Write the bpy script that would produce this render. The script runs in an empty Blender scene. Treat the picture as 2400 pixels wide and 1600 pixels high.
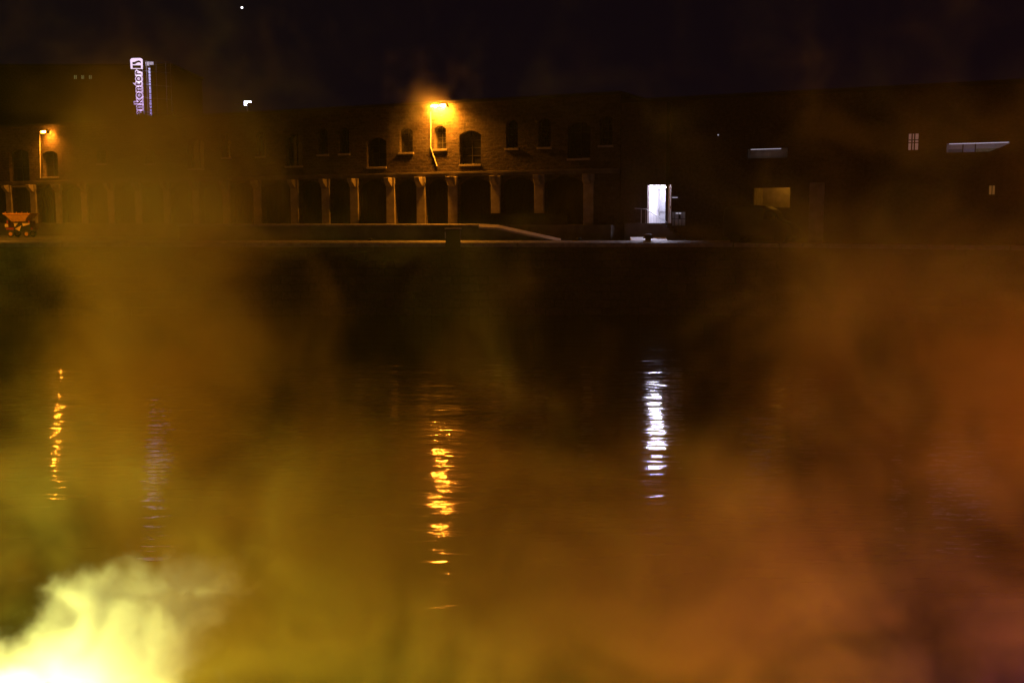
import bpy, bmesh, math, random
from mathutils import Vector, Matrix, noise as mnoise

R = math.radians
scene = bpy.context.scene
COL = scene.collection
random.seed(11)

# ------------------------------------------------------------------ camera, sky, exposure
CAM_Z = 6.15
PITCH = math.atan(288 / 2550)
cam_data = bpy.data.cameras.new("camera")
cam_data.sensor_width = 36.0
cam_data.lens = 2550 / 2400 * 36.0
cam_data.clip_start = 0.1
cam_data.clip_end = 5000
cam = bpy.data.objects.new("camera", cam_data)
cam.location = (0, 0, CAM_Z)
cam.rotation_euler = (R(90) - PITCH, 0, 0)
COL.objects.link(cam)
scene.camera = cam

world = bpy.data.worlds.new("World")
scene.world = world
world.use_nodes = True
wn = world.node_tree
bg = wn.nodes["Background"]
bg.inputs["Color"].default_value = (0.42, 0.29, 1.0, 1)      # night sky with city glow, no sun above the horizon
bg.inputs["Strength"].default_value = 0.0032

scene.view_settings.view_transform = 'Standard'
scene.view_settings.look = 'None'
scene.view_settings.exposure = 0.0
scene.view_settings.gamma = 1.0
scene.cycles.use_denoising = True
scene.cycles.max_bounces = 6
scene.cycles.diffuse_bounces = 2
scene.cycles.glossy_bounces = 3
scene.cycles.volume_bounces = 0
scene.cycles.transmission_bounces = 2
scene.cycles.transparent_max_bounces = 4
scene.cycles.sample_clamp_indirect = 1.0
scene.cycles.sample_clamp_direct = 0.0
scene.cycles.volume_step_rate = 1.0
scene.cycles.volume_max_steps = 256
scene.cycles.use_adaptive_sampling = False
scene.cycles.use_light_tree = True
scene.cycles.caustics_reflective = True
scene.cycles.blur_glossy = 0.0


# ------------------------------------------------------------------ picture measures -> places on real planes
def ray(px, py):
    u = (px - 1200) / 2550
    v = (800 - py) / 2550
    c, s = math.cos(PITCH), math.sin(PITCH)
    return Vector((u, c + v * s, -s + v * c))


def at_depth(px, py, y):
    d = ray(px, py)
    t = y / d.y
    return Vector((d.x * t, y, CAM_Z + d.z * t))


QUAY = 4.60                      # quay top above the water
ANG = math.atan(-0.5)            # the warehouse row stands turned to the quay edge
O = Vector((0, 80, QUAY))
DX = Vector((math.cos(ANG), math.sin(ANG), 0))
DN = Vector((-math.sin(ANG), math.cos(ANG), 0))   # into the building


def loc(px, py, off=0.0):
    """local (x, z) on the facade plane moved OFF metres into the building"""
    d = ray(px, py)
    o = Vector((0, 0, CAM_Z)) - O
    t = (off - o.dot(DN)) / d.dot(DN)
    p = o + d * t
    return p.dot(DX), p.z


# ------------------------------------------------------------------ materials
def mat(name, color=(0.5, 0.5, 0.5), rough=0.8, metal=0.0, noise=0.0, nscale=3.0, bump=0.0, bscale=20.0, emit=None, estr=0.0, spec=0.3):
    m = bpy.data.materials.new(name)
    m.use_nodes = True
    nt = m.node_tree
    b = nt.nodes["Principled BSDF"]
    b.inputs["Base Color"].default_value = (*color, 1)
    b.inputs["Roughness"].default_value = rough
    b.inputs["Metallic"].default_value = metal
    b.inputs["Specular IOR Level"].default_value = spec
    if emit:
        b.inputs["Emission Color"].default_value = (*emit, 1)
        b.inputs["Emission Strength"].default_value = estr
    tc = nt.nodes.new("ShaderNodeTexCoord")
    if noise:
        n = nt.nodes.new("ShaderNodeTexNoise")
        n.inputs["Scale"].default_value = nscale
        n.inputs["Detail"].default_value = 4
        nt.links.new(tc.outputs["Object"], n.inputs["Vector"])
        mr = nt.nodes.new("ShaderNodeMapRange")
        mr.inputs["From Min"].default_value = 0.3
        mr.inputs["From Max"].default_value = 0.7
        mr.inputs["To Min"].default_value = 1 - noise
        mr.inputs["To Max"].default_value = 1 + noise
        nt.links.new(n.outputs["Fac"], mr.inputs["Value"])
        mx = nt.nodes.new("ShaderNodeVectorMath")
        mx.operation = 'SCALE'
        mx.inputs[0].default_value = color
        nt.links.new(mr.outputs["Result"], mx.inputs["Scale"])
        nt.links.new(mx.outputs["Vector"], b.inputs["Base Color"])
    if bump:
        n2 = nt.nodes.new("ShaderNodeTexNoise")
        n2.inputs["Scale"].default_value = bscale
        n2.inputs["Detail"].default_value = 4
        nt.links.new(tc.outputs["Object"], n2.inputs["Vector"])
        bp = nt.nodes.new("ShaderNodeBump")
        bp.inputs["Strength"].default_value = 1.0
        bp.inputs["Distance"].default_value = bump
        nt.links.new(n2.outputs["Fac"], bp.inputs["Height"])
        nt.links.new(bp.outputs["Normal"], b.inputs["Normal"])
    return m


def brick_mat(name, c1, c2, mortar, sx=0.5, sz=0.22, bump=0.05, warp=0.12):
    """rough coursed stone: brick courses bent by noise, each stone with its own tone and relief"""
    m = bpy.data.materials.new(name)
    m.use_nodes = True
    nt = m.node_tree
    N, L = nt.nodes, nt.links
    b = N["Principled BSDF"]
    b.inputs["Roughness"].default_value = 0.9
    b.inputs["Specular IOR Level"].default_value = 0.2
    tc = N.new("ShaderNodeTexCoord")
    nz = N.new("ShaderNodeTexNoise")
    nz.inputs["Scale"].default_value = 1.7
    nz.inputs["Detail"].default_value = 3
    L.new(tc.outputs["Object"], nz.inputs["Vector"])
    sub = N.new("ShaderNodeVectorMath"); sub.operation = 'SUBTRACT'
    sub.inputs[1].default_value = (0.5, 0.5, 0.5)
    L.new(nz.outputs["Color"], sub.inputs[0])
    sc = N.new("ShaderNodeVectorMath"); sc.operation = 'SCALE'
    sc.inputs["Scale"].default_value = warp * 2
    L.new(sub.outputs["Vector"], sc.inputs[0])
    ad = N.new("ShaderNodeVectorMath"); ad.operation = 'ADD'
    L.new(tc.outputs["Object"], ad.inputs[0]); L.new(sc.outputs["Vector"], ad.inputs[1])
    sp = N.new("ShaderNodeSeparateXYZ"); L.new(ad.outputs["Vector"], sp.inputs[0])
    sm = N.new("ShaderNodeMath"); sm.operation = 'ADD'
    L.new(sp.outputs["X"], sm.inputs[0]); L.new(sp.outputs["Y"], sm.inputs[1])
    cb = N.new("ShaderNodeCombineXYZ")
    L.new(sm.outputs[0], cb.inputs["X"]); L.new(sp.outputs["Z"], cb.inputs["Y"])
    br = N.new("ShaderNodeTexBrick")
    br.inputs["Scale"].default_value = 1.0
    br.inputs["Brick Width"].default_value = sx
    br.inputs["Row Height"].default_value = sz
    br.inputs["Mortar Size"].default_value = 0.022
    br.inputs["Mortar Smooth"].default_value = 0.4
    br.inputs["Color1"].default_value = (*c1, 1)
    br.inputs["Color2"].default_value = (*c2, 1)
    br.inputs["Mortar"].default_value = (*mortar, 1)
    L.new(cb.outputs[0], br.inputs["Vector"])
    n2 = N.new("ShaderNodeTexNoise")
    n2.inputs["Scale"].default_value = 4.5
    n2.inputs["Detail"].default_value = 5
    n2.inputs["Roughness"].default_value = 0.65
    L.new(ad.outputs["Vector"], n2.inputs["Vector"])
    mr = N.new("ShaderNodeMapRange")
    mr.inputs["From Min"].default_value = 0.3; mr.inputs["From Max"].default_value = 0.7
    mr.inputs["To Min"].default_value = 0.6; mr.inputs["To Max"].default_value = 1.25
    L.new(n2.outputs["Fac"], mr.inputs["Value"])
    mx = N.new("ShaderNodeVectorMath"); mx.operation = 'SCALE'
    L.new(br.outputs["Color"], mx.inputs[0]); L.new(mr.outputs["Result"], mx.inputs["Scale"])
    L.new(mx.outputs["Vector"], b.inputs["Base Color"])
    h = N.new("ShaderNodeMath"); h.operation = 'MULTIPLY_ADD'
    h.inputs[1].default_value = -0.6
    L.new(br.outputs["Fac"], h.inputs[0]); L.new(n2.outputs["Fac"], h.inputs[2])
    bp = N.new("ShaderNodeBump")
    bp.inputs["Strength"].default_value = 1.0
    bp.inputs["Distance"].default_value = bump
    L.new(h.outputs[0], bp.inputs["Height"])
    L.new(bp.outputs["Normal"], b.inputs["Normal"])
    return m


SODIUM = (1.0, 0.31, 0.014)
M = {
    'stone': brick_mat('rough_stone', (0.115, 0.085, 0.068), (0.062, 0.047, 0.038), (0.10, 0.085, 0.072), bump=0.11),
    'quay_stone': brick_mat('quay_stone', (0.10, 0.075, 0.065), (0.06, 0.045, 0.04), (0.03, 0.03, 0.03), sx=1.2, sz=0.5, bump=0.05),
    'dark_brick': brick_mat('dark_brick', (0.10, 0.055, 0.045), (0.07, 0.04, 0.035), (0.08, 0.07, 0.06), sx=0.25, sz=0.08, bump=0.01, warp=0.01),
    'recess': mat('dark_boards', (0.028, 0.022, 0.016), 0.8, noise=0.4, nscale=6, bump=0.01, bscale=12),
    'plaster': mat('pale_plaster', (0.34, 0.30, 0.24), 0.85, noise=0.25, nscale=2.5, bump=0.01, bscale=15),
    'concrete': mat('concrete', (0.15, 0.13, 0.115), 0.9, noise=0.3, nscale=1.5, bump=0.01, bscale=18),
    'edge_stone': mat('edge_granite', (0.30, 0.27, 0.24), 0.6, spec=.5, noise=0.35, nscale=3, bump=0.01, bscale=25),
    'lit_kerb': mat('lightened_kerb', (0.70, 0.62, 0.50), 0.6, noise=0.15, nscale=2),  # lightened to put the ramp's lamplit strip into the colour
    'asphalt': mat('asphalt', (0.05, 0.048, 0.046), 0.9, noise=0.3, nscale=0.8, bump=0.006, bscale=40),
    'roof': mat('bitumen_roof', (0.03, 0.03, 0.03), 0.9, noise=0.3, nscale=1),
    'pane': mat('dark_pane', (0.012, 0.012, 0.014), 0.25, spec=0.5, noise=0.3, nscale=3),
    'frame': mat('weathered_frame', (0.035, 0.03, 0.025), 0.7, noise=0.3, nscale=8),
    'sill': mat('sandstone_sill', (0.36, 0.31, 0.25), 0.8, noise=0.2, nscale=8, bump=0.008, bscale=30),
    'steel': mat('dark_steel', (0.10, 0.10, 0.105), 0.45, metal=0.8, noise=0.25, nscale=10),
    'galv': mat('galvanised_steel', (0.45, 0.46, 0.48), 0.4, metal=0.7, noise=0.2, nscale=9),
    'pipe': mat('pale_cable_duct', (0.62, 0.58, 0.5), 0.6, noise=0.15, nscale=10),
    'black': mat('matt_black', (0.012, 0.012, 0.012), 0.6, noise=0.2, nscale=9),
    'iron': mat('cast_iron', (0.03, 0.028, 0.027), 0.6, metal=0.3, noise=0.4, nscale=8, bump=0.01, bscale=12),
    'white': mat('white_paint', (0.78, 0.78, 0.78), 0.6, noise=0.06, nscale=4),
    'orange_paint': mat('orange_paint', (0.66, 0.34, 0.07), 0.5, noise=0.2, nscale=5),
    'yellow_paint': mat('pale_yellow_paint', (0.72, 0.60, 0.30), 0.5, noise=0.15, nscale=5),
    'tub_paint': mat('orange_yellow_paint', (0.85, 0.50, 0.12), 0.5, noise=0.15, nscale=5),
    'dim_window': mat('dim_orange_window', (0.6, 0.4, 0.2), 0.4, emit=(1.0, 0.42, 0.08), estr=0.10),
    'red_paint': mat('dull_red_paint', (0.28, 0.03, 0.02), 0.5, noise=0.2, nscale=5),
    'rubber': mat('rubber', (0.02, 0.02, 0.02), 0.8, noise=0.2, nscale=12),
    'van': mat('dark_van_paint', (0.035, 0.03, 0.028), 0.5, noise=0.15, nscale=2),
    'lamp_glass': mat('sodium_lamp_glass', (0.8, 0.6, 0.3), 0.3, emit=SODIUM, estr=1950),
    'lamp_glass_weak': mat('weaker_sodium_lamp_glass', (0.8, 0.6, 0.3), 0.3, emit=SODIUM, estr=1000),
    'lamp_glass_strong': mat('added_lamp_glass', (0.8, 0.6, 0.3), 0.3, emit=SODIUM, estr=4800),
    'panel_white': mat('bluish_panel', (0.62, 0.64, 0.80), 0.8, noise=0.1, nscale=6),
    'panel_yellow': mat('yellowish_panel', (0.55, 0.52, 0.30), 0.8, noise=0.15, nscale=6),
    'panel_grey': mat('grey_panel', (0.36, 0.35, 0.38), 0.8, noise=0.15, nscale=6),
    'tube': mat('white_tube', (0.9, 0.9, 0.9), 0.3, emit=(0.80, 0.76, 1.0), estr=260),
    'flood': mat('white_flood_glass', (0.9, 0.9, 0.9), 0.3, emit=(0.9, 0.9, 1.0), estr=14),
    'halo': mat('backlit_white', (0.9, 0.9, 0.9), 0.4, emit=(1.0, 0.82, 1.0), estr=1.25),
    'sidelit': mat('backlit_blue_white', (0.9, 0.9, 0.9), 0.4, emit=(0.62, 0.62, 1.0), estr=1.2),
    'dimlamp_w': mat('dim_white_lamp', (0.9, 0.9, 0.9), 0.4, emit=(0.85, 0.80, 1.0), estr=.42),
    'dimlamp_p': mat('dim_pink_curtain_light', (0.9, 0.8, 0.7), 0.4, emit=(1.0, 0.48, 0.34), estr=0.14),
    'dimlamp_o': mat('dim_orange_lamp', (0.9, 0.8, 0.6), 0.4, emit=(1.0, 0.42, 0.03), estr=7),
    'dimlamp_g': mat('faint_green_light', (0.9, 0.9, 0.6), 0.4, emit=(0.75, 0.85, 0.25), estr=0.12),
    'star': mat('star_light', (1, 1, 1), 0.4, emit=(1.0, 0.98, 1.0), estr=4.0),
}


# ------------------------------------------------------------------ object helpers
def tag(o, label=None, cat=None, group=None, kind=None):
    if label: o['label'] = label
    if cat: o['category'] = cat
    if group: o['group'] = group
    if kind: o['kind'] = kind
    return o


def thing(name, label, cat, location=(0, 0, 0), rotz=0.0, group=None):
    o = bpy.data.objects.new(name, None)
    o.empty_display_size = 0.3
    o.location = location
    o.rotation_euler = (0, 0, rotz)
    COL.objects.link(o)
    return tag(o, label, cat, group)


class MB:
    """collects boxes, bars and turned shapes into one mesh"""
    def __init__(self):
        self.bm = bmesh.new()

    def box(self, x0, x1, y0, y1, z0, z1, m=None):
        c = Vector(((x0 + x1) / 2, (y0 + y1) / 2, (z0 + z1) / 2))
        mt = Matrix.Translation(c) @ Matrix.Diagonal((abs(x1 - x0), abs(y1 - y0), abs(z1 - z0), 1))
        if m: mt = m @ mt
        bmesh.ops.create_cube(self.bm, size=1.0, matrix=mt)
        return self

    def bar(self, a, b, r, r2=None, seg=8):
        a, b = Vector(a), Vector(b)
        d = b - a
        q = d.to_track_quat('Z', 'Y').to_matrix().to_4x4()
        mt = Matrix.Translation((a + b) / 2) @ q
        bmesh.ops.create_cone(self.bm, cap_ends=True, segments=seg, radius1=r, radius2=r if r2 is None else r2, depth=d.length, matrix=mt)
        return self

    def prism(self, pts, y0, y1):
        """outline in x,z pushed from y0 to y1"""
        f = [self.bm.verts.new((x, y0, z)) for x, z in pts]
        b = [self.bm.verts.new((x, y1, z)) for x, z in pts]
        n = len(pts)
        self.bm.faces.new(f)
        self.bm.faces.new(b[::-1])
        for i in range(n):
            self.bm.faces.new((f[i], b[i], b[(i + 1) % n], f[(i + 1) % n]))
        return self

    def lathe(self, prof, seg=20, m=None):
        rings = []
        for r, z in prof:
            ring = []
            for k in range(seg):
                a = 2 * math.pi * k / seg
                p = Vector((r * math.cos(a), r * math.sin(a), z))
                if m: p = m @ p
                ring.append(self.bm.verts.new(p))
            rings.append(ring)
        for i in range(len(rings) - 1):
            for k in range(seg):
                self.bm.faces.new((rings[i][k], rings[i][(k + 1) % seg], rings[i + 1][(k + 1) % seg], rings[i + 1][k]))
        self.bm.faces.new(rings[0][::-1])
        self.bm.faces.new(rings[-1])
        return self

    def sphere(self, c, r, sx=1, sy=1, sz=1, seg=14):
        mt = Matrix.Translation(c) @ Matrix.Diagonal((sx, sy, sz, 1))
        bmesh.ops.create_uvsphere(self.bm, u_segments=seg, v_segments=seg // 2 + 1, radius=r, matrix=mt)
        return self

    def build(self, name, m, parent=None, bevel=0.0, smooth=False):
        bmesh.ops.recalc_face_normals(self.bm, faces=self.bm.faces)
        me = bpy.data.meshes.new(name)
        self.bm.to_mesh(me)
        self.bm.free()
        me.materials.append(m)
        if smooth:
            for p in me.polygons: p.use_smooth = True
        o = bpy.data.objects.new(name, me)
        COL.objects.link(o)
        if parent: o.parent = parent
        if bevel:
            bv = o.modifiers.new("bevel", 'BEVEL')
            bv.width = bevel
            bv.segments = 2
            bv.limit_method = 'ANGLE'
        return o


def arch_outline(x0, x1, z0, z1, rise, n=8):
    """opening with a segmental arch on top"""
    pts = [(x0, z0), (x1, z0)]
    for i in range(n + 1):
        t = i / n
        x = x1 + (x0 - x1) * t
        pts.append((x, z1 - rise + rise * (1 - (2 * t - 1) ** 2)))
    return pts


def wall_with_openings(name, outline, holes, y0, y1, m, parent=None):
    cu = bpy.data.curves.new(name + "_outline", 'CURVE')
    cu.dimensions = '2D'
    cu.fill_mode = 'BOTH'
    cu.extrude = (y1 - y0) / 2
    for pts in [outline] + holes:
        s = cu.splines.new('POLY')
        s.points.add(len(pts) - 1)
        for i, (x, z) in enumerate(pts):
            s.points[i].co = (x, z, 0, 1)
        s.use_cyclic_u = True
    tmp = bpy.data.objects.new("tmp", cu)
    COL.objects.link(tmp)
    dg = bpy.context.evaluated_depsgraph_get()
    dg.update()
    me = bpy.data.meshes.new_from_object(tmp.evaluated_get(dg))
    bpy.data.objects.remove(tmp)
    bpy.data.curves.remove(cu)
    me.name = name
    ym = (y0 + y1) / 2
    for v in me.vertices:
        x, z, e = v.co
        v.co = (x, ym - e, z)
    bm = bmesh.new(); bm.from_mesh(me)
    bmesh.ops.recalc_face_normals(bm, faces=bm.faces)
    bm.to_mesh(me); bm.free()
    me.materials.clear()
    me.materials.append(m)
    o = bpy.data.objects.new(name, me)
    COL.objects.link(o)
    if parent: o.parent = parent
    return o


def copy_child(src, parent, location=None):
    c = src.copy()
    COL.objects.link(c)
    c.parent = parent
    if location is not None: c.location = location
    return c


# ------------------------------------------------------------------ water
def water_material():
    m = bpy.data.materials.new("harbour_water")
    m.use_nodes = True
    nt = m.node_tree
    N, L = nt.nodes, nt.links
    b = N["Principled BSDF"]
    b.inputs["Base Color"].default_value = (0.006, 0.006, 0.006, 1)
    b.inputs["Roughness"].default_value = 0.06
    b.inputs["IOR"].default_value = 1.333
    tc = N.new("ShaderNodeTexCoord")
    mp = N.new("ShaderNodeMapping")
    mp.inputs["Scale"].default_value = (0.40, 1.0, 1.0)
    mp.inputs["Rotation"].default_value = (0, 0, R(4))
    L.new(tc.outputs["Object"], mp.inputs["Vector"])
    prev = None
    for sc_, h in ((0.6, 0.050), (2.4, 0.0165), (7.0, 0.0034)):
        n = N.new("ShaderNodeTexNoise")
        n.inputs["Scale"].default_value = sc_
        n.inputs["Detail"].default_value = 1.5
        L.new(mp.outputs["Vector"], n.inputs["Vector"])
        bp = N.new("ShaderNodeBump")
        bp.inputs["Strength"].default_value = 1.0
        bp.inputs["Distance"].default_value = h
        L.new(n.outputs["Fac"], bp.inputs["Height"])
        if prev: L.new(prev.outputs["Normal"], bp.inputs["Normal"])
        prev = bp
    L.new(prev.outputs["Normal"], b.inputs["Normal"])
    return m


M['water'] = water_material()
w = MB()
for (a, b_) in (((-400, -10), (400, 800)),):
    vs = [w.bm.verts.new(p) for p in ((a[0], a[1], 0), (b_[0], a[1], 0), (b_[0], b_[1], 0), (a[0], b_[1], 0))]
    w.bm.faces.new(vs)
tag(w.build("water", M['water']), kind='structure')

# ------------------------------------------------------------------ far quay and the camera's own quay
EDGE_Y = 69.3
CX = 14.0      # beyond this the quay edge turns with the row of buildings
edge = [(-260, EDGE_Y), (CX, EDGE_Y), (CX + 120, EDGE_Y - 60)]


def slab(pts, z0, z1, name, m):
    bm = MB()
    lo = [bm.bm.verts.new((x, y, z0)) for x, y in pts]
    hi = [bm.bm.verts.new((x, y, z1)) for x, y in pts]
    bm.bm.faces.new(lo[::-1]); bm.bm.faces.new(hi)
    for i in range(len(pts)):
        j = (i + 1) % len(pts)
        bm.bm.faces.new((lo[i], lo[j], hi[j], hi[i]))
    return bm.build(name, m)


tag(slab([(-260, EDGE_Y + .6), (CX + .15, EDGE_Y + .6), (CX + 120.3, EDGE_Y - 59.4), (400, 12), (400, 700), (-260, 700)], -3, QUAY - .004, "quay_ground", M['asphalt']), kind='structure')
tag(slab([(-260, EDGE_Y), (CX, EDGE_Y), (CX + 120, EDGE_Y - 60), (CX + 120.29, EDGE_Y - 59.42), (CX + .14, EDGE_Y + .58), (-260, EDGE_Y + .58)], -3, QUAY - .25, "quay_wall", M['quay_stone']), kind='structure')
tag(slab([(-60, -40), (60, -40), (60, -0.6), (-60, -0.6)], -3, QUAY, "near_quay_ground", M['concrete']), kind='structure')
# coping stones: one long kerb with joints
cp = MB()
x = -120.0
while x < CX - .1:
    x2 = min(x + 1.45, CX)
    dz = random.uniform(-.006, .006)
    cp.box(x + .012, x2 - .012, EDGE_Y - .06, EDGE_Y + .54, QUAY - .25, QUAY + dz)
    x = x2
t = 0.0
rot = Matrix.Translation((CX, EDGE_Y, 0)) @ Matrix.Rotation(ANG, 4, 'Z')
while t < 60:
    cp.box(t + .1, t + 1.5, -.06, .54, QUAY - .25, QUAY + .004, m=rot)
    t += 1.45
tag(cp.build("quay_kerb", M['edge_stone']), kind='structure')
# raised iron guard rail strip just behind the coping
kb = MB()
kb.bm.free()
kv = MB()
c = [kv.bm.verts.new(v) for v in ((-120, EDGE_Y + .7, QUAY + .03), (CX, EDGE_Y + .7, QUAY + .03), (CX, EDGE_Y + 1.1, QUAY + .14), (-120, EDGE_Y + 1.1, QUAY + .14),
                                  (-120, EDGE_Y + .7, QUAY - .03), (CX, EDGE_Y + .7, QUAY - .03), (CX, EDGE_Y + 1.1, QUAY - .03), (-120, EDGE_Y + 1.1, QUAY - .03))]
for f_ in ((0, 1, 2, 3), (7, 6, 5, 4), (0, 4, 5, 1), (2, 6, 7, 3), (0, 3, 7, 4), (1, 5, 6, 2)):
    kv.bm.faces.new([c[k] for k in f_])
tag(kv.build("kerb_beam", M['edge_stone']), kind='structure')

# loading ramp in front of the warehouse
FX0 = at_depth(700, 527, 73).x
FX1 = at_depth(1112, 527, 73).x
FX2 = at_depth(1325, 565, 73).x
rp = MB()
rp.prism([(FX0 - 8, QUAY - .02), (FX0 - 8, QUAY + 1.12), (FX1, QUAY + 1.12), (FX2, QUAY + .02), (FX2, QUAY - .02)], 73.0, 75.2)
tag(rp.build("loading_ramp_ground", M['concrete']), kind='structure')
def tilted_strip(name, pts, depth, rise, m, y):
    """a coping whose top leans towards the water; pts are its lower front corners (x, z)"""
    q = MB()
    for (xa, za), (xb, zb_) in zip(pts, pts[1:]):
        c = [q.bm.verts.new(v) for v in ((xa, y, za), (xb, y, zb_), (xb, y + depth, zb_ + rise), (xa, y + depth, za + rise),
                                         (xa, y, za - .12), (xb, y, zb_ - .12), (xb, y + depth, zb_ - .12), (xa, y + depth, za - .12))]
        for f_ in ((0, 1, 2, 3), (7, 6, 5, 4), (0, 4, 5, 1), (2, 6, 7, 3), (0, 3, 7, 4), (1, 5, 6, 2)):
            q.bm.faces.new([c[k] for k in f_])
    return tag(q.build(name, m), kind='structure')


tilted_strip("ramp_kerb", [(FX1 + .3, QUAY + 1.0), (FX1 + 1.6, QUAY + .93), (FX2 - .3, QUAY + .02)], .46, .20, M['lit_kerb'], 72.52)  # top tilted and colour lightened to bring out the lamplight
tilted_strip("platform_kerb", [(FX0 - 8, QUAY + 1.14), (FX1 + .3, QUAY + 1.14)], .25, .05, M['edge_stone'], 72.74)

# ------------------------------------------------------------------ the stone warehouse
EAVE = 10.02
WX0, WX1 = -90.0, loc(1452, 512)[0]
wh = thing("stone_warehouse", "long two-storey rough stone warehouse with arched windows above and pale pilasters below", "warehouse", O, ANG)

meas = [  # arched openings measured on the facade: x0, x1, top, bottom, large
    (24, 66, 350, 436, 1), (102, 134, 354, 415, 0), (228, 248, 350, 384, 0), (342, 362, 349, 384, 0),
    (860, 905, 322, 392, 1), (937, 967, 300, 358, 0), (1018, 1045, 294, 350, 0), (1077, 1127, 306, 386, 1)]
wins = []
for x0, x1, yt, yb, big in meas:
    a, zb = loc(x0, yb)
    b_, zt = loc(x1, yt)
    zt = loc((x0 + x1) / 2, yt)[1]
    wins.append([a, b_, zb, zt, big])
zb_s = sum(w_[2] for w_ in wins[5:7]) / 2
xs_known = [w_[0] for w_ in wins]
# rest of the row, in the same rhythm
for px, big in ((440, 1), (520, 0), (600, 0), (668, 1), (745, 0), (795, 0), (1186, 0), (1262, 0), (1330, 1), (1405, 0)):
    a = loc(px, 340)[0]
    b_ = a + (1.75 if big else 0.95)
    wins.append([a, b_, 5.75 if big else 6.6, 8.3 if big else 8.65, big])
for k in range(4):
    a = WX0 + 4 + k * 7.5
    if a < xs_known[0] - 4: wins.append([a, a + .95, 6.6, 8.65, 0])

col_px = [605, 692, 765, 832, 917, 988, 1062, 1163, 1265, 1380]
col_x = [loc(p, 470)[0] for p in col_px]
x = col_x[0] - 3.3
while x > WX0 + 2:
    col_x.insert(0, x)
    x -= 3.3
doors = []
for i in range(len(col_x) - 1):
    a, b_ = col_x[i] + .40, col_x[i + 1] - .40
    if b_ - a > 1.2: doors.append((a, b_))

holes = [arch_outline(a, b_, zb, zt, .32 if big else .26) for a, b_, zb, zt, big in wins]
holes_low = [arch_outline(a, b_, 1.16, 4.55, .5) for a, b_ in doors]
wall_with_openings("wall", [(WX0, 4.95), (WX1, 4.95), (WX1, EAVE), (WX0, EAVE)], holes, 0.0, 0.55, M['stone'], wh)
lw = wall_with_openings("ground_floor_wall", [(WX0, 1.1), (WX1, 1.1), (WX1, 4.95), (WX0, 4.95)], holes_low, 0.02, 0.6, M['stone'], wh)
MB().box(WX0, WX1, .62, 30, -.02, EAVE - .4).build("core", M['recess'], wh)
MB().box(WX0 - .3, WX1 + .1, -.28, 30.3, EAVE, EAVE + .2).build("roof", M['roof'], wh)
MB().box(WX0, WX1, -1.6, 0.6, -.02, 1.1).build("platform", M['concrete'], wh)
ledge = MB().box(WX0, WX1, -.16, 0.02, 4.86, 5.0).box(WX0, WX1, -.10, 0.02, 4.66, 4.86)
ledge.build("ledge", M['concrete'], wh, bevel=.015)
for i, (a, b_, zb, zt, big) in enumerate(wins):
    cx = (a + b_) / 2
    win = MB().box(a - .02, b_ + .02, .44, .47, zb, zt).build("window", M['pane'], wh)
    f = MB()
    wd = b_ - a
    f.box(a, a + .07, .36, .43, zb + .08, zt - .2).box(b_ - .07, b_, .36, .43, zb + .08, zt - .2)
    f.box(cx - .025, cx + .025, .37, .43, zb + .08, zt - .02)
    for k in range(1, 4):
        z = zb + .08 + (zt - .2 - zb) * k / 4
        f.box(a + .07, b_ - .07, .38, .42, z - .018, z + .018)
    f.build("window_frame", M['frame'], win)
    MB().box(a - (.10 if not big else .02), b_ + (.10 if not big else .02), -.10, .43, zb - .14, zb + .01).build("sill", M['sill'], win, bevel=.012)
for i, (a, b_) in enumerate(doors):
    d = MB().box(a, b_, .52, .58, 1.12, 4.5)
    n = max(3, int((b_ - a) / .28))
    for k in range(n):
        xx = a + (b_ - a) * (k + .5) / n
        d.box(xx - .10, xx + .10, .49, .52, 1.14, 4.2)
    d.build("loading_door", M['recess'], wh)
pil = None
for i, xx in enumerate(col_x):
    if pil is None:
        c = MB().box(-.38, .38, -.14, .02, 1.1, 4.0)
        c.prism([(-.38, 4.0), (.38, 4.0), (.44, 4.25), (.44, 4.64), (-.44, 4.64), (-.44, 4.25)], -.22, .02)
        c.bm.verts.ensure_lookup_table()
        pil = c.build("pilaster", M['plaster'], wh, bevel=.03)
        co = MB().prism([(0, 0), (0, .75), (-.62, .75), (-.58, .5), (-.3, .22)], -.22, .22)
        # the corbel is drawn in y,z: turn it to face out of the wall
        for v in co.bm.verts: v.co = Vector((v.co.y, v.co.x - .12, v.co.z + 3.9))
        cor = co.build("corbel", M['plaster'], pil, bevel=.03)
        pil.location = (xx, 0, 0)
    else:
        c = copy_child(pil, wh, (xx, 0, 0))
        copy_child(cor, c)
# low rail wall hiding the feet of the two last pilasters
a, b_ = loc(1128, 510, -1.5)[0], loc(1330, 510, -1.5)[0]
MB().box(a, b_, -1.58, -1.40, 1.1, 1.92).build("parapet", M['recess'], wh)
# roof box that cuts off the foot of the sign
a, b_ = loc(300, 270)[0], loc(325, 270)[0]
MB().box(a, b_, .1, 2.0, EAVE + .2, loc(312, 268)[1]).build("roof_vent", M['roof'], wh)


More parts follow.
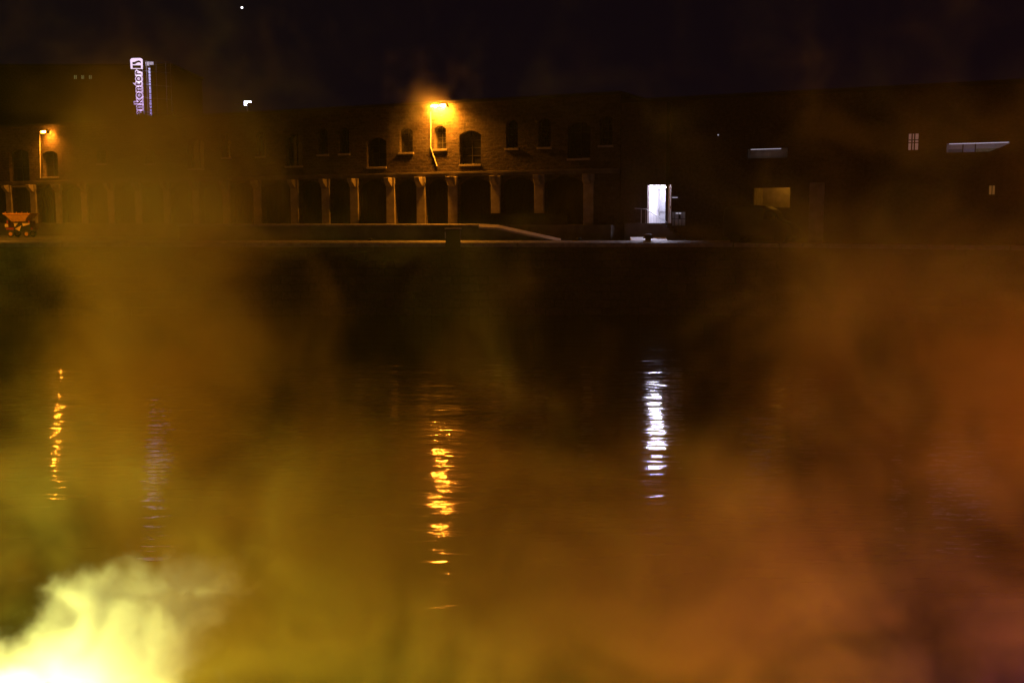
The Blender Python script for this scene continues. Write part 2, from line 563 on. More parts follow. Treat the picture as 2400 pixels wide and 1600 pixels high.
# ------------------------------------------------------------------ sodium lamps with their cable ducts
def wall_lamp(px, py, n_heads, glass, label, run, arm=.62):
    lx, lz = loc(px, py)
    t = thing("wall_lamp", label, "lamp", O + DX * lx + Vector((0, 0, lz)), ANG, "sodium lamps on the warehouse wall")
    MB().bar((0, -.02, .18), (0, -arm, .26), .035).bar((0, -.02, -.25), (0, -.7, .2), .022).box(-.12, .12, -.05, 0, -.3, .3).build("bracket", M['steel'], t)
    for k in range(n_heads):
        xo = (k - (n_heads - 1) / 2) * .68
        h = MB()
        h.prism([(xo - .30, .12), (xo + .30, .12), (xo + .22, .27), (xo - .22, .27)], -arm - .22, -arm + .20)
        hd = h.build("lamp_head", M['steel'], t, bevel=.02)
        for sx in (-.325, .31):  # shields added to cut the lamp's sideways light on the wall
            MB().box(xo + sx, xo + sx + .015, -arm - .24, -arm + .22, -.06, .12).build("side_shield", M['steel'], hd)
        MB().sphere((xo, -arm, .10), .29, 1.0, .8, .36).build("lamp_glass", glass, hd, smooth=True)
    # cable duct: polyline down the wall
    d = MB()
    pts = [Vector((x - lx, -.05, z - lz)) for x, z in (loc(*p) for p in run)]
    for p, q in zip(pts, pts[1:]): d.bar(p, q, .048, seg=8)
    d.build("cable_duct", M['pipe'], t)
    return t


wall_lamp(1040, 252, 2, M['lamp_glass'], "bright double sodium lamp above the narrow arched window in the middle of the warehouse", [(1010, 262), (1010, 345), (1025, 390)])
wall_lamp(119, 312, 1, M['lamp_glass_weak'], "single orange sodium lamp above a dark arched window near the warehouse's left end", [(94, 312), (96, 418)])

# ------------------------------------------------------------------ right-hand building with the lit doorway
bx0, bx1 = WX1 + .05, 48.0
bld = thing("dark_harbour_building", "dark brick harbour building with white-lit open doorway and two pale strip windows", "building", O, ANG)


def rect(px0, px1, yt, yb):
    a, zb = loc(px0, yb); b_, _ = loc(px1, yb)
    zt = loc((px0 + px1) / 2, yt)[1]
    return a, b_, zb, zt


D = rect(1517, 1561, 434, 523)
S1 = rect(1750, 1846, 348, 372)
S2 = rect(2217, 2366, 334, 358)
PW = rect(2126, 2152, 313, 352)
BW = rect(1571, 1606, 497, 529)
G1 = rect(1764, 1851, 440, 487)
OW = rect(2317, 2331, 435, 456)


def rc(r_): return [(r_[0], r_[2]), (r_[1], r_[2]), (r_[1], r_[3]), (r_[0], r_[3])]


wall_with_openings("wall", [(bx0, 0), (bx1, 0), (bx1, 9.4), (bx0, 9.4)], [rc(r_) for r_ in (D, S1, PW, BW, G1, OW)] + [[(S2[0], S2[2]), (S2[1] - 1.1, S2[2]), (S2[1], S2[3] - .12), (S2[1], S2[3]), (S2[0], S2[3])]], 0, .35, M['dark_brick'], bld)
MB().box(bx0 - .0, bx1 + .3, -.25, 18, 9.4, 9.65).build("roof", M['roof'], bld)
MB().box(bx0, bx1, 6.5, 18, 0, 9.38).build("rear_block", M['dark_brick'], bld)


def room(name, r_, depth, m, parent, pad=.12):
    """an open-fronted room shell behind an opening"""
    a, b_, z0, z1 = r_[0] - pad, r_[1] + pad, r_[2] - pad, r_[3] + pad
    q = MB()
    q.box(a, b_, depth, depth + .1, z0, z1)
    q.box(a - .1, a, .36, depth + .1, z0 - .1, z1 + .1).box(b_, b_ + .1, .36, depth + .1, z0 - .1, z1 + .1)
    q.box(a, b_, .36, depth, z1, z1 + .1).box(a, b_, .36, depth, z0 - .1, z0)
    return q.build(name, m, parent)


rm = room("doorway_room", (D[0], D[1], D[2], D[3]), 2.6, M['white'], bld, pad=.02)
dx0, dx1, dz0, dz1 = D
MB().box(dx0 + .15, dx1 - .15, .5, .75, dz1 - .16, dz1 - .06).build("ceiling_light", M['tube'], rm)
MB().box(dx0 + .05, dx0 + .52, 2.44, 2.56, dz0, dz0 + 2.0).box(dx0, dx1, 2.2, 2.26, dz0 + .92, dz0 + .98).build("inner_door", M['galv'], rm)
dl = MB().box(0, .05, -.92, 0, 0, dz1 - dz0).build("door", M['white'], bld)
dl.location = (dx1 + .01, -.01, dz0); dl.rotation_euler = (0, 0, R(38))
MB().box(-.035, 0, -.84, -.78, 1.0, 1.16).build("handle", M['black'], dl)
MB().box(dx0 - .09, dx0 - .002, -.03, .1, dz0, dz1 + .09).box(dx1 + .002, dx1 + .09, -.03, .1, dz0, dz1 + .09).box(dx0 - .002, dx1 + .002, -.03, .1, dz1 + .002, dz1 + .09).build("door_frame", M['frame'], bld)
# small rooms
r1 = room("strip_window", S1, 1.3, M['plaster'], bld)
MB().box(S1[0] + .1, S1[1] - .6, .6, .72, S1[3] - .02, S1[3] + .06).build("lamp", M['dimlamp_w'], r1)
r2 = room("strip_window", S2, 1.6, M['white'], bld)
MB().box(S2[0] + .1, S2[1] - .1, .7, .84, S2[3] - .02, S2[3] + .06).build("lamp", M['dimlamp_w'], r2)
mul = MB()
for k in (.24, .44):
    xx = S2[0] + (S2[1] - S2[0]) * k
    mul.box(xx - .03, xx + .03, 1.3, 1.36, S2[2], S2[3])
mul.build("mullion", M['frame'], r2)
wS = S2[1] - S2[0]
for m_, (ka, kb_) in (('panel_grey', (.0, .235)), ('panel_white', (.25, .435)), ('panel_yellow', (.45, .97))):  # coloured panels on the back wall standing for the differently toned panes
    MB().box(S2[0] + wS * ka, S2[0] + wS * kb_, 1.52, 1.59, S2[2] - .1, S2[3] - .28).build("back_panel", M[m_], r2)
r3 = MB().box(PW[0] - .05, PW[1] + .05, .30, .33, PW[2], PW[3]).build("bedroom_window", M['dimlamp_p'], bld)
f = MB()
for k in (0, .36, .60, 1):
    xx = PW[0] + (PW[1] - PW[0]) * k
    f.box(xx - .035, xx + .035, .2, .28, PW[2], PW[3])
for k in (.45, .62):
    zz = PW[2] + (PW[3] - PW[2]) * k
    f.box(PW[0], PW[1], .215, .265, zz - .025, zz + .025)
f.build("window_frame", M['frame'], r3)
r4 = room("barred_window", BW, 1.2, M['white'], bld, pad=.05)
MB().box(BW[0] + .15, BW[0] + .5, .7, .8, BW[3] - .12, BW[3] - .04).build("lamp", M['dimlamp_w'], r4)
f = MB()
for k in (.02, .26, .5, .74, .98):
    xx = BW[0] + (BW[1] - BW[0]) * k
    f.bar((xx, .1, BW[2]), (xx, .1, BW[3]), .016)
f.box(BW[0], BW[1], .09, .11, (BW[2] + BW[3]) / 2 - .015, (BW[2] + BW[3]) / 2 + .015)
f.build("window_bars", M['iron'], r4)
bt = MB().lathe([(.05, 0), (.07, .03), (.07, .22), (.03, .3), (.03, .38)], 12, Matrix.Translation((BW[0] + .42, .75, (BW[2] + BW[3]) / 2)))
bt.build("bottle", M['black'], r4)
r5 = room("gateway", (G1[0], G1[1], G1[2], G1[3] + .6), 3.2, M['plaster'], bld)
MB().box(G1[1] - 1.2, G1[1] - .2, 2.2, 2.5, G1[3] + .45, G1[3] + .6).build("lamp", M['dimlamp_o'], r5)
r6 = MB().box(OW[0] - .05, OW[1] + .05, .30, .33, OW[2], OW[3]).build("small_window", M['dim_window'], bld)
f = MB().box((OW[0] + OW[1]) / 2 - .02, (OW[0] + OW[1]) / 2 + .02, .2, .27, OW[2], OW[3])
f.build("window_frame", M['frame'], r6)
# pale wall pier, shelf light
a = loc(1897, 480)[0]; b_ = loc(1932, 480)[0]
MB().box(a, b_, -.12, 0, .0, loc(1910, 428)[1]).build("pier", M['plaster'], bld, bevel=.02)
a, z = loc(1577, 460); b_ = loc(1590, 460)[0]
sh = MB().box(a, b_, -.30, -.01, z - .03, z + .03).box(a, a + .02, -.28, -.01, z, z + .35).box(b_ - .02, b_, -.28, -.01, z, z + .35)
shl = sh.build("shelf_bracket", M['galv'], bld)
MB().box(a + .06, b_ + .05, -.34, -.30, z - .12, z - .07).build("shelf_light", M['dimlamp_w'], shl)
# downpipe right of the door
a = loc(1566, 480)[0]
MB().box(a - .11, a + .11, -.25, -.002, 0, 9.3).build("downpipe", M['iron'], bld)

# pale slab added and tilted to stand for light spilled from the doorway
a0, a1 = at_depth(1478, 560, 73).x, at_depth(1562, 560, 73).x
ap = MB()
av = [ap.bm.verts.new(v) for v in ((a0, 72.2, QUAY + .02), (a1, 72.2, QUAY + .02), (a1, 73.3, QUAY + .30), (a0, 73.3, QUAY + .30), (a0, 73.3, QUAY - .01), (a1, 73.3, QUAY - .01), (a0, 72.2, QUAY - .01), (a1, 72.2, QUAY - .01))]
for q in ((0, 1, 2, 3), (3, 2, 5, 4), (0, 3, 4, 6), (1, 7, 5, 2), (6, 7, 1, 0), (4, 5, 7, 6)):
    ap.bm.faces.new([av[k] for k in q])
tag(ap.build("light_spill_slab", M['white']), kind='structure')

# steps with railings in front of the door
st = thing("entrance_steps", "small concrete entrance steps with iron railing below the white-lit doorway", "steps", O + DX * dx0, ANG)
H = dz0
sb = MB().box(-1.2, dx1 - dx0 + .05, -1.25, -.02, 0, H)
n = 6
for k in range(n):
    w0 = dx1 - dx0 + .05 + k * .28
    sb.box(w0, w0 + .28, -1.25, -.02, 0, H * (1 - (k + 1) / (n + 1)))
sb.build("stairs", M['concrete'], st)
rl = MB()
for xx in (-.02, .30): rl.bar((xx, -1.18, H), (xx, -1.18, H + 1.0), .022)
e0 = Vector((.30, -1.18, H + .95)); e1 = Vector((dx1 - dx0 + .55, -1.18, H + .02))
rl.bar(e0, e1, .024)
rl.bar((-.5, -1.18, H + 1.0), (.30, -1.18, H + .95), .024)
for k in range(9):
    xx = .30 + k * .11
    top = e0.lerp(e1, (xx - e0.x) / (e1.x - e0.x))
    rl.bar((xx, -1.18, H), top, .010)
rl.build("railing", M['galv'], st)

# ------------------------------------------------------------------ things on the quay
def bollard(px, py, y, label, s=1.0):
    p = at_depth(px, py, y)
    t = thing("mooring_bollard", label, "bollard", (p.x, y, QUAY), 0, "mooring bollards on the quay edge")
    o = MB().lathe([(.30 * s, 0), (.30 * s, .05 * s), (.20 * s, .08 * s), (.17 * s, .30 * s), (.27 * s, .38 * s), (.29 * s, .46 * s), (.22 * s, .54 * s), (.08 * s, .57 * s)], 20).build("body", M['iron'], t, smooth=True)
    MB().bar((-.33 * s, 0, .30 * s), (.33 * s, 0, .30 * s), .035 * s).build("cross_pin", M['iron'], t)
    return t


bollard(1519, 560, 70.6, "dark iron mooring bollard in front of the lit strip of ground below the white doorway")
bollard(1357, 560, 70.6, "small dark mooring bollard right of the foot of the loading ramp", .55)
bollard(868, 560, 70.6, "small mooring bollard on the quay edge left of the dark cabinet", .5)

p = at_depth(1062, 560, 69.0)
cb = thing("quay_cabinet", "dark upright cabinet with pale top edge hanging over the quay edge", "cabinet", (p.x, 69.0, QUAY), 0)
MB().box(-.46, .46, -.30, .22, -.42, .88).build("body", M['iron'], cb, bevel=.02)
MB().box(-.52, .52, -.34, .26, .885, .95).build("lid", M['pipe'], cb, bevel=.01)
MB().box(-.39, .39, -.325, -.302, -.05, .80).build("door", M['black'], cb, bevel=.01)
MB().box(-.40, .40, -.24, .16, -.66, -.425).build("fender", M['frame'], cb, bevel=.04)
MB().box(-.50, -.465, -.28, -.24, .30, .70).build("handle", M['galv'], cb)

# hopper cart below the left lamp
p = at_depth(52, 556, 91)
ct = thing("hopper_cart", "orange hopper cart with flared tub and striped warning board below the left sodium lamp", "cart", (p.x, 91, QUAY), 0)
ct.scale = (1.14, 1.14, 1.14)
tb = MB()
bmv = tb.bm


def ring(z, x0, x1, y0, y1): return [bmv.verts.new(q) for q in ((x0, y0, z), (x1, y0, z), (x1, y1, z), (x0, y1, z))]


r_a, r_b, r_c = ring(1.16, -.55, .42, -.35, .55), ring(1.45, -.74, .62, -.50, .72), ring(1.68, -.98, .86, -.62, .86)
for A_, B_ in ((r_a, r_b), (r_b, r_c)):
    for k in range(4): bmv.faces.new((A_[k], A_[(k + 1) % 4], B_[(k + 1) % 4], B_[k]))
bmv.faces.new(r_a)
tub = tb.build("tub", M['tub_paint'], ct)
so = tub.modifiers.new("solid", 'SOLIDIFY'); so.thickness = .03
rim = MB().box(-1.0, .9, -.66, -.62, 1.66, 1.74).box(-1.0, .9, .86, .9, 1.66, 1.74).box(-1.04, -1.0, -.66, .9, 1.66, 1.74).box(.9, .94, -.66, .9, 1.66, 1.74)
for k in range(5): rim.bar((-.85 + k * .4, -.64, 1.7), (-.85 + k * .4, -.64, 1.84), .02)
rim.build("rim_rail", M['orange_paint'], ct)
MB().box(-.95, .95, -.45, .65, .55, .68).box(-.9, -.8, -.4, .6, .68, 1.2).box(.66, .76, -.4, .6, .68, 1.2).build("chassis", M['red_paint'], ct)
MB().box(-.35, .85, -.50, -.462, .42, 1.04).build("warning_board", M['black'], ct)
wb = MB()
wb.prism([(-.33, 1.02), (-.02, 1.02), (-.28, .74)], -.53, -.502)
wb.prism([(-.25, .62), (.22, .86), (.05, .44)], -.53, -.502).prism([(.28, 1.02), (.83, 1.02), (.80, .92), (.32, .80)], -.53, -.502)
wb.build("warning_stripes", M['yellow_paint'], ct)
MB().box(-.98, -.74, -.53, -.47, .74, .96).build("reflector", M['yellow_paint'], ct)
for (wx, wy) in ((.55, -.45), (-.6, -.45), (.55, .62), (-.6, .62)):
    mt = Matrix.Translation((wx, wy, .24)) @ Matrix.Rotation(R(90), 4, 'X')
    wo = MB().lathe([(.16, -.07), (.23, -.05), (.24, 0), (.23, .05), (.16, .07)], 18, mt).build("wheel", M['rubber'], ct, smooth=True)
    MB().lathe([(.13, -.075), (.13, .075)], 14, mt).build("rim", M['orange_paint'], wo)

# pole lamp added unseen beyond the left edge to light the cart
p = at_depth(-110, 500, 84)
sl = thing("added_cart_lamp", "added steel pole lamp lighting the cart from outside the left edge", "street lamp", (p.x, 84, QUAY), 0)
MB().bar((0, 0, 0), (0, 0, 7.6), .08, .05).bar((0, 0, 7.55), (.9, 0, 7.75), .035).build("pole", M['steel'], sl)
lh = MB().box(.75, 1.35, -.12, .12, 7.72, 7.84).build("lamp_head", M['steel'], sl, bevel=.02)
MB().sphere((1.08, 0, 7.68), .2, 1, .6, .35).build("lamp_glass", M['lamp_glass_strong'], lh, smooth=True)

# dark van parked in front of the orange-lit gateway
gx = (G1[0] + G1[1]) / 2 - .2
vn = thing("parked_van", "dark round-roofed van parked in front of the orange-lit gateway", "van", O + DX * gx - DN * 1.9, ANG)
prof = [(-2.2, .35), (2.2, .35), (2.25, .9), (2.1, 1.25), (1.45, 1.45), (.95, 2.1), (.5, 2.32), (-.6, 2.42), (-1.8, 2.36), (-2.15, 2.15), (-2.22, 1.2)]
MB().prism(prof, -.95, .95).build("body", M['van'], vn, bevel=.14, smooth=False)
MB().prism([(1.36, 1.48), (1.0, 2.0), (.4, 2.05), (.4, 1.48)], -.975, -.953).build("side_window", M['pane'], vn)
for wx in (-1.4, 1.45):
    for wy in (-.88, .88):
        mt = Matrix.Translation((wx, wy, .36)) @ Matrix.Rotation(R(90), 4, 'X')
        MB().lathe([(.24, -.11), (.34, -.09), (.36, 0), (.34, .09), (.24, .11)], 20, mt).build("wheel", M['rubber'], vn, smooth=True)

# ------------------------------------------------------------------ behind the warehouse
SY = 112.0
s0 = at_depth(300, 290, SY)
sg = thing("sign_tower", "tall steel sign tower with back-lit vertical lettering behind the warehouse roof", "sign", (s0.x, SY, QUAY), R(3))
PPM = 2550 / SY


def sxz(px, py):
    q = at_depth(px, py, SY)
    return q.x - s0.x, q.z - QUAY


# steel frame
fr = MB()
zt = sxz(340, 140)[1]
for px, dy in ((334, .12), (341, .5), (359, 1.2), (379, 1.6), (388, 2.0)):
    xx = sxz(px, 200)[0]
    fr.bar((xx, dy, 0), (xx, dy, zt), .035)
for py in (142, 165, 197, 228, 262):
    a, z = sxz(334, py); b_ = sxz(360, py)[0]
    fr.bar((a, .12, z), (b_, 1.2, z), .03)
    fr.bar((b_, 1.2, z), (sxz(388, py)[0], 2.0, z), .025)
fr.build("frame", M['galv'], sg)


def text_mesh(body, size, offset, name, m, parent, x, z, y, ext=.02):
    cu = bpy.data.curves.new("tmp_text", 'FONT')
    cu.body = body
    cu.size = size
    cu.offset = offset
    cu.extrude = ext
    cu.space_character = 1.12
    ob = bpy.data.objects.new("tmp_text", cu)
    COL.objects.link(ob)
    dg = bpy.context.evaluated_depsgraph_get(); dg.update()
    me = bpy.data.meshes.new_from_object(ob.evaluated_get(dg))
    bpy.data.objects.remove(ob); bpy.data.curves.remove(cu)
    me.name = name
    for v in me.vertices:
        tx, ty, tz = v.co
        v.co = (x - ty, y - tz, z + tx)       # reads upwards, foot of the letters to the right
    me.materials.clear(); me.materials.append(m)
    o = bpy.data.objects.new(name, me)
    COL.objects.link(o); o.parent = parent
    return o, max(v.co.z for v in me.vertices), min(v.co.z for v in me.vertices)


bxr = sxz(331.5, 200)[0]
zb_t = sxz(331, 285)[1]
z_top_text = sxz(331, 168.5)[1]
o1, zmx, zmn = text_mesh("nenkontor", 1.0, 0.0, "lettering", M['black'], sg, 0, 0, -.10)
size = 1.0 * (z_top_text - zb_t) / (zmx - zmn)
bpy.data.objects.remove(o1)
o1, zmx, zmn = text_mesh("nenkontor", size, .006, "lettering", M['black'], sg, bxr, zb_t, -.16, .03)
o2, _, _ = text_mesh("nenkontor", size, .13, "letter_glow", M['halo'], sg, bxr, zb_t, -.04, .02)
# wave emblem above the lettering
x0, _ = sxz(311.5, 150); x1, _ = sxz(330.5, 150)
zz = lambda py: sxz(320, py)[1]
lg = MB().box(x0, x1, -.20, -.13, zz(160.5), zz(154))
hw = x1 - x0
low = [(x0, zz(151.5)), (x0 + hw * .25, zz(151.5)), (x0 + hw * .62, zz(147.3)), (x0 + hw * .85, zz(147.0)), (x1, zz(149.2))]
upp = [(x1, zz(144.6)), (x0 + hw * .82, zz(142.6)), (x0 + hw * .60, zz(143.2)), (x0 + hw * .22, zz(146.5)), (x0, zz(146.5))]
lg.prism(low + upp, -.20, -.13)
lg.build("emblem", M['black'], sg)
MB().prism([(x0 - .22, zz(162)), (x1 + .14, zz(162)), (x1 + .16, zz(139)), (x1 - .05, zz(136.5)), (x0 - .08, zz(137)), (x0 - .24, zz(141))], -.10, -.02).build("emblem_glow", M['halo'], sg)
# side face: narrow strip of letter edges
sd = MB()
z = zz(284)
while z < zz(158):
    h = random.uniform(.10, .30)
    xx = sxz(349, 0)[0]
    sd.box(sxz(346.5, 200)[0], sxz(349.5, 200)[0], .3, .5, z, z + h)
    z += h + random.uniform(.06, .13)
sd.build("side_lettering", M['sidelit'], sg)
pn = MB().box(sxz(339, 200)[0], sxz(347, 200)[0], .52, .56, zz(152), zz(143)).box(sxz(348, 200)[0], sxz(357, 200)[0], .52, .6, zz(150), zz(143))
pn.build("glowing_plate", M['dimlamp_w'], sg)  # own glow stands for light falling on the plates
MB().box(sxz(339, 200)[0], sxz(350, 200)[0], .56, .60, 0, zz(143)).build("side_panel", M['steel'], sg)

# white floodlight on a pole over the roof
p = at_depth(577, 242, 118)
fl = thing("floodlight", "small white floodlight shining over the warehouse roof right of the sign tower", "floodlight", (p.x, 118, QUAY), 0)
h = p.z - QUAY
MB().bar((.1, 0, 0), (.1, 0, h + .3), .07).bar((-1.3, .1, h - .1), (.9, 0, h + .28), .035).build("pole", M['steel'], fl)
MB().prism([(-.24, -.34), (-.02, -.36), (.12, -.12), (.34, .14), (.36, .26), (-.20, .26), (-.26, .18)], -.2, 0).build("lamp_glass", M['flood'], fl).location = (0, 0, h)
MB().prism([(.40, .10), (.74, .10), (.78, .24), (.40, .24)], -.2, 0).build("lamp_glass", M['flood'], fl).location = (0, 0, h)
MB().prism([(-.3, .29), (.8, .29), (.7, .36), (-.25, .36)], -.3, .3).build("lamp_hood", M['steel'], fl).location = (0, 0, h)
for c_ in fl.children:
    if c_.name.startswith("lamp_"): c_.scale = (.72, .72, .72)

# far office block with faint lit windows
p = at_depth(190, 181, 170)
ob = thing("office_block", "dark far office block with three faint greenish windows left of the sign tower", "building", (p.x, 170, QUAY), 0)
ztop = p.z - QUAY
fw = [loc_ - p.x for loc_ in (at_depth(176, 181, 170).x, at_depth(193, 181, 170).x, at_depth(211, 183, 170).x)]
hl = []
for k, c in enumerate(fw): hl.append([(c - .26, ztop - .3), (c + .26, ztop - .3), (c + .26, ztop + .3), (c - .26, ztop + .3)])
wall_with_openings("wall", [(-30, 0), (14, 0), (14, ztop + 1.6), (-30, ztop + 1.6)], hl, 0, .3, M['dark_brick'], ob)
MB().box(-30, 14, .45, 16, 0, ztop + 1.55).build("rear_block", M['dark_brick'], ob)
MB().box(-30.3, 14.3, -.3, 16.3, ztop + 1.6, ztop + 1.9).build("roof", M['roof'], ob)
for c in fw:
    w_ = MB().box(c - .4, c + .4, .32, .36, ztop - .4, ztop + .4).build("window", M['dimlamp_g'], ob)
    MB().box(c - .03, c + .03, .2, .28, ztop - .35, ztop + .35).build("window_frame", M['frame'], w_)

p = at_depth(567, 18.5, 900)
sr = MB().sphere(p, .85).build("star", M['star'], None, smooth=True)
tag(sr, "single bright white star in the dark sky near the top edge", "star")
p = at_depth(1685, 317, 66)
a, z = loc(1685, 317)
bl = thing("beacon_light", "tiny pinkish white light on the dark wall above the lit doorway's right side", "lamp", O + DX * a + Vector((0, 0, z)), ANG)
MB().box(-.06, .06, -.14, -.002, -.05, .05).build("bracket", M['steel'], bl)
MB().sphere((0, -.18, 0), .045).build("lamp_glass", M['dimlamp_w'], bl, smooth=True)

# ------------------------------------------------------------------ smoke torches; those below and beside the frame added to light the smoke
def torch(x, y, color, power, label, z=0.35, radius=.12):
    t = thing("smoke_torch", label, "smoke torch", (x, y, 0), 0, "smoke torches floating on the water")
    MB().lathe([(.45, -.05), (.55, .02), (.55, .1), (.42, .14)], 20).build("float", M['orange_paint'], t, smooth=False)
    MB().bar((0, 0, .12), (0, 0, z), .03).build("tube", M['red_paint'], t)
    ld = bpy.data.lights.new("flame_light", 'POINT')
    ld.color = color
    ld.energy = power
    ld.shadow_soft_size = radius
    lo = bpy.data.objects.new("flame_light", ld)
    COL.objects.link(lo)
    lo.parent = t
    lo.location = (0, 0, z + .25)
    return t


torch(-5.35, 10.9, (0.86, 0.96, 0.70), 1450, "white-yellow burning smoke torch at the bottom left corner", z=.5, radius=.2)
torch(-2.9, 9.9, (1.0, 0.70, 0.04), 380, "added unseen yellow smoke torch below the lower edge, right of the white-yellow one")
torch(2.9, 9.6, (1.0, 0.32, 0.012), 850, "added unseen orange smoke torch below the lower edge, right of the middle")
torch(5.7, 11.0, (0.13, 0.01, 1.0), 600, "added unseen magenta smoke torch beyond the lower right corner")
torch(11.0, 15.5, (1.0, 0.22, 0.012), 950, "added unseen orange-red smoke torch beyond the right edge")
torch(-9.8, 18.0, (1.0, 0.42, 0.015), 1150, "added unseen amber smoke torch beyond the left edge")


# ------------------------------------------------------------------ smoke: real volumes with soft noisy density
def smoke(name, box, voxel, blobs, dens, nscale, detail, lo, hi, scat, absorb, seed=0.0, warp=0.0, rough=0.55, power=2.5, aniso=0.0, step=1.0, base=0.0):
    """a box of drifting smoke: a grid of density filled once from soft lobes broken up by noise"""
    x0, x1, y0, y1, z0, z1 = box
    m = bpy.data.materials.new(name)
    m.use_nodes = True
    N, L = m.node_tree.nodes, m.node_tree.links
    N.clear()
    out = N.new("ShaderNodeOutputMaterial")
    att = N.new("ShaderNodeAttribute"); att.attribute_name = "density"
    vs = N.new("ShaderNodeVolumeScatter")
    vs.inputs["Color"].default_value = (*scat, 1)
    vs.inputs["Anisotropy"].default_value = aniso
    va = N.new("ShaderNodeVolumeAbsorption")
    va.inputs["Color"].default_value = (*absorb, 1)
    L.new(att.outputs["Fac"], vs.inputs["Density"]); L.new(att.outputs["Fac"], va.inputs["Density"])
    ad = N.new("ShaderNodeAddShader")
    L.new(vs.outputs[0], ad.inputs[0]); L.new(va.outputs[0], ad.inputs[1])
    L.new(ad.outputs[0], out.inputs["Volume"])
    m.cycles.volume_step_rate = step
    m.cycles.volume_sampling = 'MULTIPLE_IMPORTANCE'

    o = MB().box(*box).build(name, m)
    ng = bpy.data.node_groups.new(name, 'GeometryNodeTree')
    ng.interface.new_socket("Geometry", in_out='INPUT', socket_type='NodeSocketGeometry')
    ng.interface.new_socket("Geometry", in_out='OUTPUT', socket_type='NodeSocketGeometry')
    N, L = ng.nodes, ng.links
    go = N.new("NodeGroupOutput")
    pos = N.new("GeometryNodeInputPosition")
    mp = N.new("ShaderNodeVectorMath"); mp.operation = 'ADD'; mp.inputs[1].default_value = (seed, seed * .7, -seed)
    L.new(pos.outputs[0], mp.inputs[0])
    n0 = N.new("ShaderNodeTexNoise")
    n0.inputs["Scale"].default_value = nscale
    n0.inputs["Detail"].default_value = detail
    n0.inputs["Roughness"].default_value = rough
    n0.inputs["Distortion"].default_value = warp
    L.new(mp.outputs[0], n0.inputs["Vector"])
    total = n0.outputs["Fac"] if "Fac" in n0.outputs else n0.outputs[0]
    for (cx, cy, cz, rx, ry, rz, amp) in blobs:
        a = N.new("ShaderNodeVectorMath"); a.operation = 'SUBTRACT'
        a.inputs[1].default_value = (cx, cy, cz)
        L.new(pos.outputs[0], a.inputs[0])
        b_ = N.new("ShaderNodeVectorMath"); b_.operation = 'DIVIDE'
        b_.inputs[1].default_value = (rx, ry, rz)
        L.new(a.outputs[0], b_.inputs[0])
        c = N.new("ShaderNodeVectorMath"); c.operation = 'DOT_PRODUCT'
        L.new(b_.outputs[0], c.inputs[0]); L.new(b_.outputs[0], c.inputs[1])
        d = N.new("ShaderNodeMath"); d.operation = 'ADD'; d.inputs[1].default_value = 1.0
        L.new(c.outputs["Value"], d.inputs[0])
        e = N.new("ShaderNodeMath"); e.operation = 'POWER'; e.inputs[1].default_value = -power
        L.new(d.outputs[0], e.inputs[0])
        g = N.new("ShaderNodeMath"); g.operation = 'MULTIPLY_ADD'; g.inputs[1].default_value = amp
        L.new(e.outputs[0], g.inputs[0]); L.new(total, g.inputs[2])
        total = g.outputs[0]
    mr = N.new("ShaderNodeMapRange")
    mr.interpolation_type = 'SMOOTHSTEP'
    mr.inputs["From Min"].default_value = lo
    mr.inputs["From Max"].default_value = hi
    mr.inputs["To Min"].default_value = base
    mr.inputs["To Max"].default_value = dens
    L.new(total, mr.inputs["Value"])
    # fade out towards the walls of the box so that it has no visible faces
    sp = N.new("ShaderNodeSeparateXYZ"); L.new(pos.outputs[0], sp.inputs[0])
    val = mr.outputs["Result"]
    for ax, (lo_, hi_) in (("X", (x0, x1)), ("Y", (y0, y1)), ("Z", (z0 - 1.0, z1))):
        for edge_, sgn in ((lo_, 1), (hi_, -1)):
            f_ = N.new("ShaderNodeMapRange"); f_.interpolation_type = 'SMOOTHSTEP'
            f_.inputs["From Min"].default_value = edge_
            f_.inputs["From Max"].default_value = edge_ + sgn * .8
            L.new(sp.outputs[ax], f_.inputs["Value"])
            mu = N.new("ShaderNodeMath"); mu.operation = 'MULTIPLY'
            L.new(val, mu.inputs[0]); L.new(f_.outputs["Result"], mu.inputs[1])
            val = mu.outputs[0]
    vc = N.new("GeometryNodeVolumeCube")
    vc.inputs["Min"].default_value = (x0, y0, z0)
    vc.inputs["Max"].default_value = (x1, y1, z1)
    vc.inputs["Resolution X"].default_value = int((x1 - x0) / voxel)
    vc.inputs["Resolution Y"].default_value = int((y1 - y0) / voxel)
    vc.inputs["Resolution Z"].default_value = int((z1 - z0) / voxel)
    L.new(val, vc.inputs["Density"])
    sm = N.new("GeometryNodeSetMaterial"); sm.inputs["Material"].default_value = m
    L.new(vc.outputs[0], sm.inputs["Geometry"])
    L.new(sm.outputs[0], go.inputs[0])
    md = o.modifiers.new("density", 'NODES'); md.node_group = ng
    return tag(o, kind='stuff')


def at(px, py, y): return tuple(at_depth(px, py, y))


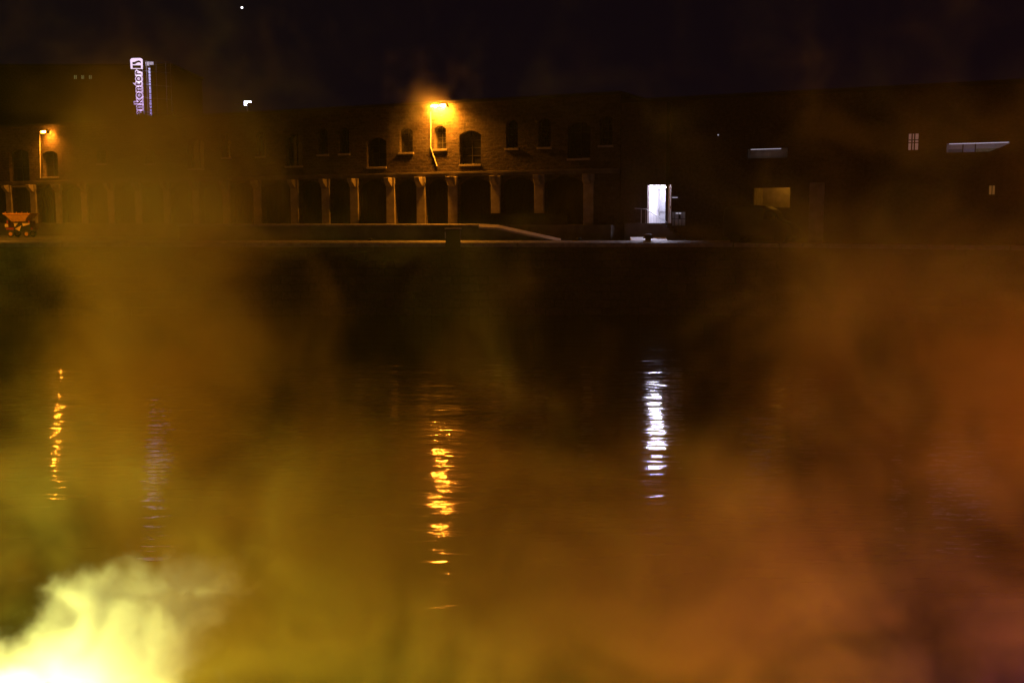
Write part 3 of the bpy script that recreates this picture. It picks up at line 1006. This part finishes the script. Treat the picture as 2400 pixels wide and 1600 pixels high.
blobs = [
    (*at(380, 230, 20), 2.5, 2.5, 1.8, .33),
    (*at(300, 340, 17), 1.8, 2.2, 1.6, .24),
    (*at(370, 520, 18), 2.1, 2.5, 2.0, .54),
    (*at(370, 850, 17), 2.2, 2.5, 2.0, .50),
    (*at(100, 1080, 14), 1.3, 2.0, 1.0, .26),
    (*at(560, 1250, 15.5), 3.0, 2.8, 1.9, .40),
    (*at(520, 1520, 12.6), 1.5, 1.4, 1.1, .45),
    (*at(1000, 1080, 16), 2.8, 2.5, 1.6, .26),
    (*at(1150, 1400, 15), 3.8, 2.5, 2.1, .38),
    (*at(1700, 1250, 15), 2.6, 2.5, 2.2, .44),
    (*at(1950, 660, 17), 2.6, 2.6, 2.1, .37),
    (*at(2400, 800, 16), 2.2, 2.6, 3.2, .42),
    (*at(2420, 1500, 13), 1.6, 2.0, 1.4, .30),
    (*at(1700, 1560, 12.5), 2.0, 1.6, 1.0, .26),
    (*at(1000, 1560, 12.5), 2.0, 1.6, 1.0, .22),
    (*at(2280, 1120, 14), 1.2, 1.6, 1.0, .26),
    (*at(480, 1180, 13), .9, 1.2, .7, .22),
    (*at(2080, 950, 15), 1.2, 2.0, 1.2, .16),
    (*at(330, 1130, 13.5), .8, 1.2, .6, .22),
    (*at(1950, 250, 20), 4.0, 2.5, 1.6, .14),
]
smoke("drifting_smoke", (-13, 13, 9.5, 23, .0, 12.5), .10, blobs, .40, .55, 7.0, .60, 1.06, (1.0, .80, .05), (1.0, .66, .30), seed=3.0, step=3.0, base=.002, rough=.64, warp=.8)
blobs2 = [
    (*at(10, 1680, 12.0), 1.4, 1.2, 1.2, .66),
    (*at(290, 1600, 12.0), 1.6, 1.1, 1.25, .58),
    (*at(460, 1370, 12.6), 1.15, .9, .85, .42),
    (*at(210, 1390, 12.4), .65, .6, .5, .32),
]
smoke("torch_smoke", (-9.0, -0.5, 10.0, 15.0, .0, 5.4), .04, blobs2, 1.25, 1.5, 8.0, .79, .98, (1.0, .97, .30), (1.0, .90, .36), seed=7.0, warp=1.2, rough=.68, step=3.0)
for k in ('tube', 'flood', 'halo', 'sidelit', 'dimlamp_w', 'dimlamp_p', 'dimlamp_g', 'star'):
    if k != 'tube' and k != 'dimlamp_w': M[k].cycles.emission_sampling = 'NONE'


# thin volume added round the double sodium lamp to give it a halo
lp_ = loc(1026, 246, -.8)
lc = O + DX * lp_[0] + Vector((0, 0, lp_[1])) - DN * .8
smoke("lamp_halo_volume", (lc.x - 4, lc.x + 4, lc.y - 4, lc.y + 4, QUAY + 6.5, QUAY + 14), .25, [(lc.x, lc.y, lc.z, 1.5, 1.5, 1.5, 1.0)], .26, .5, 1.0, .5, 1.5, (1, .95, .9), (1, 1, 1), step=3.0)
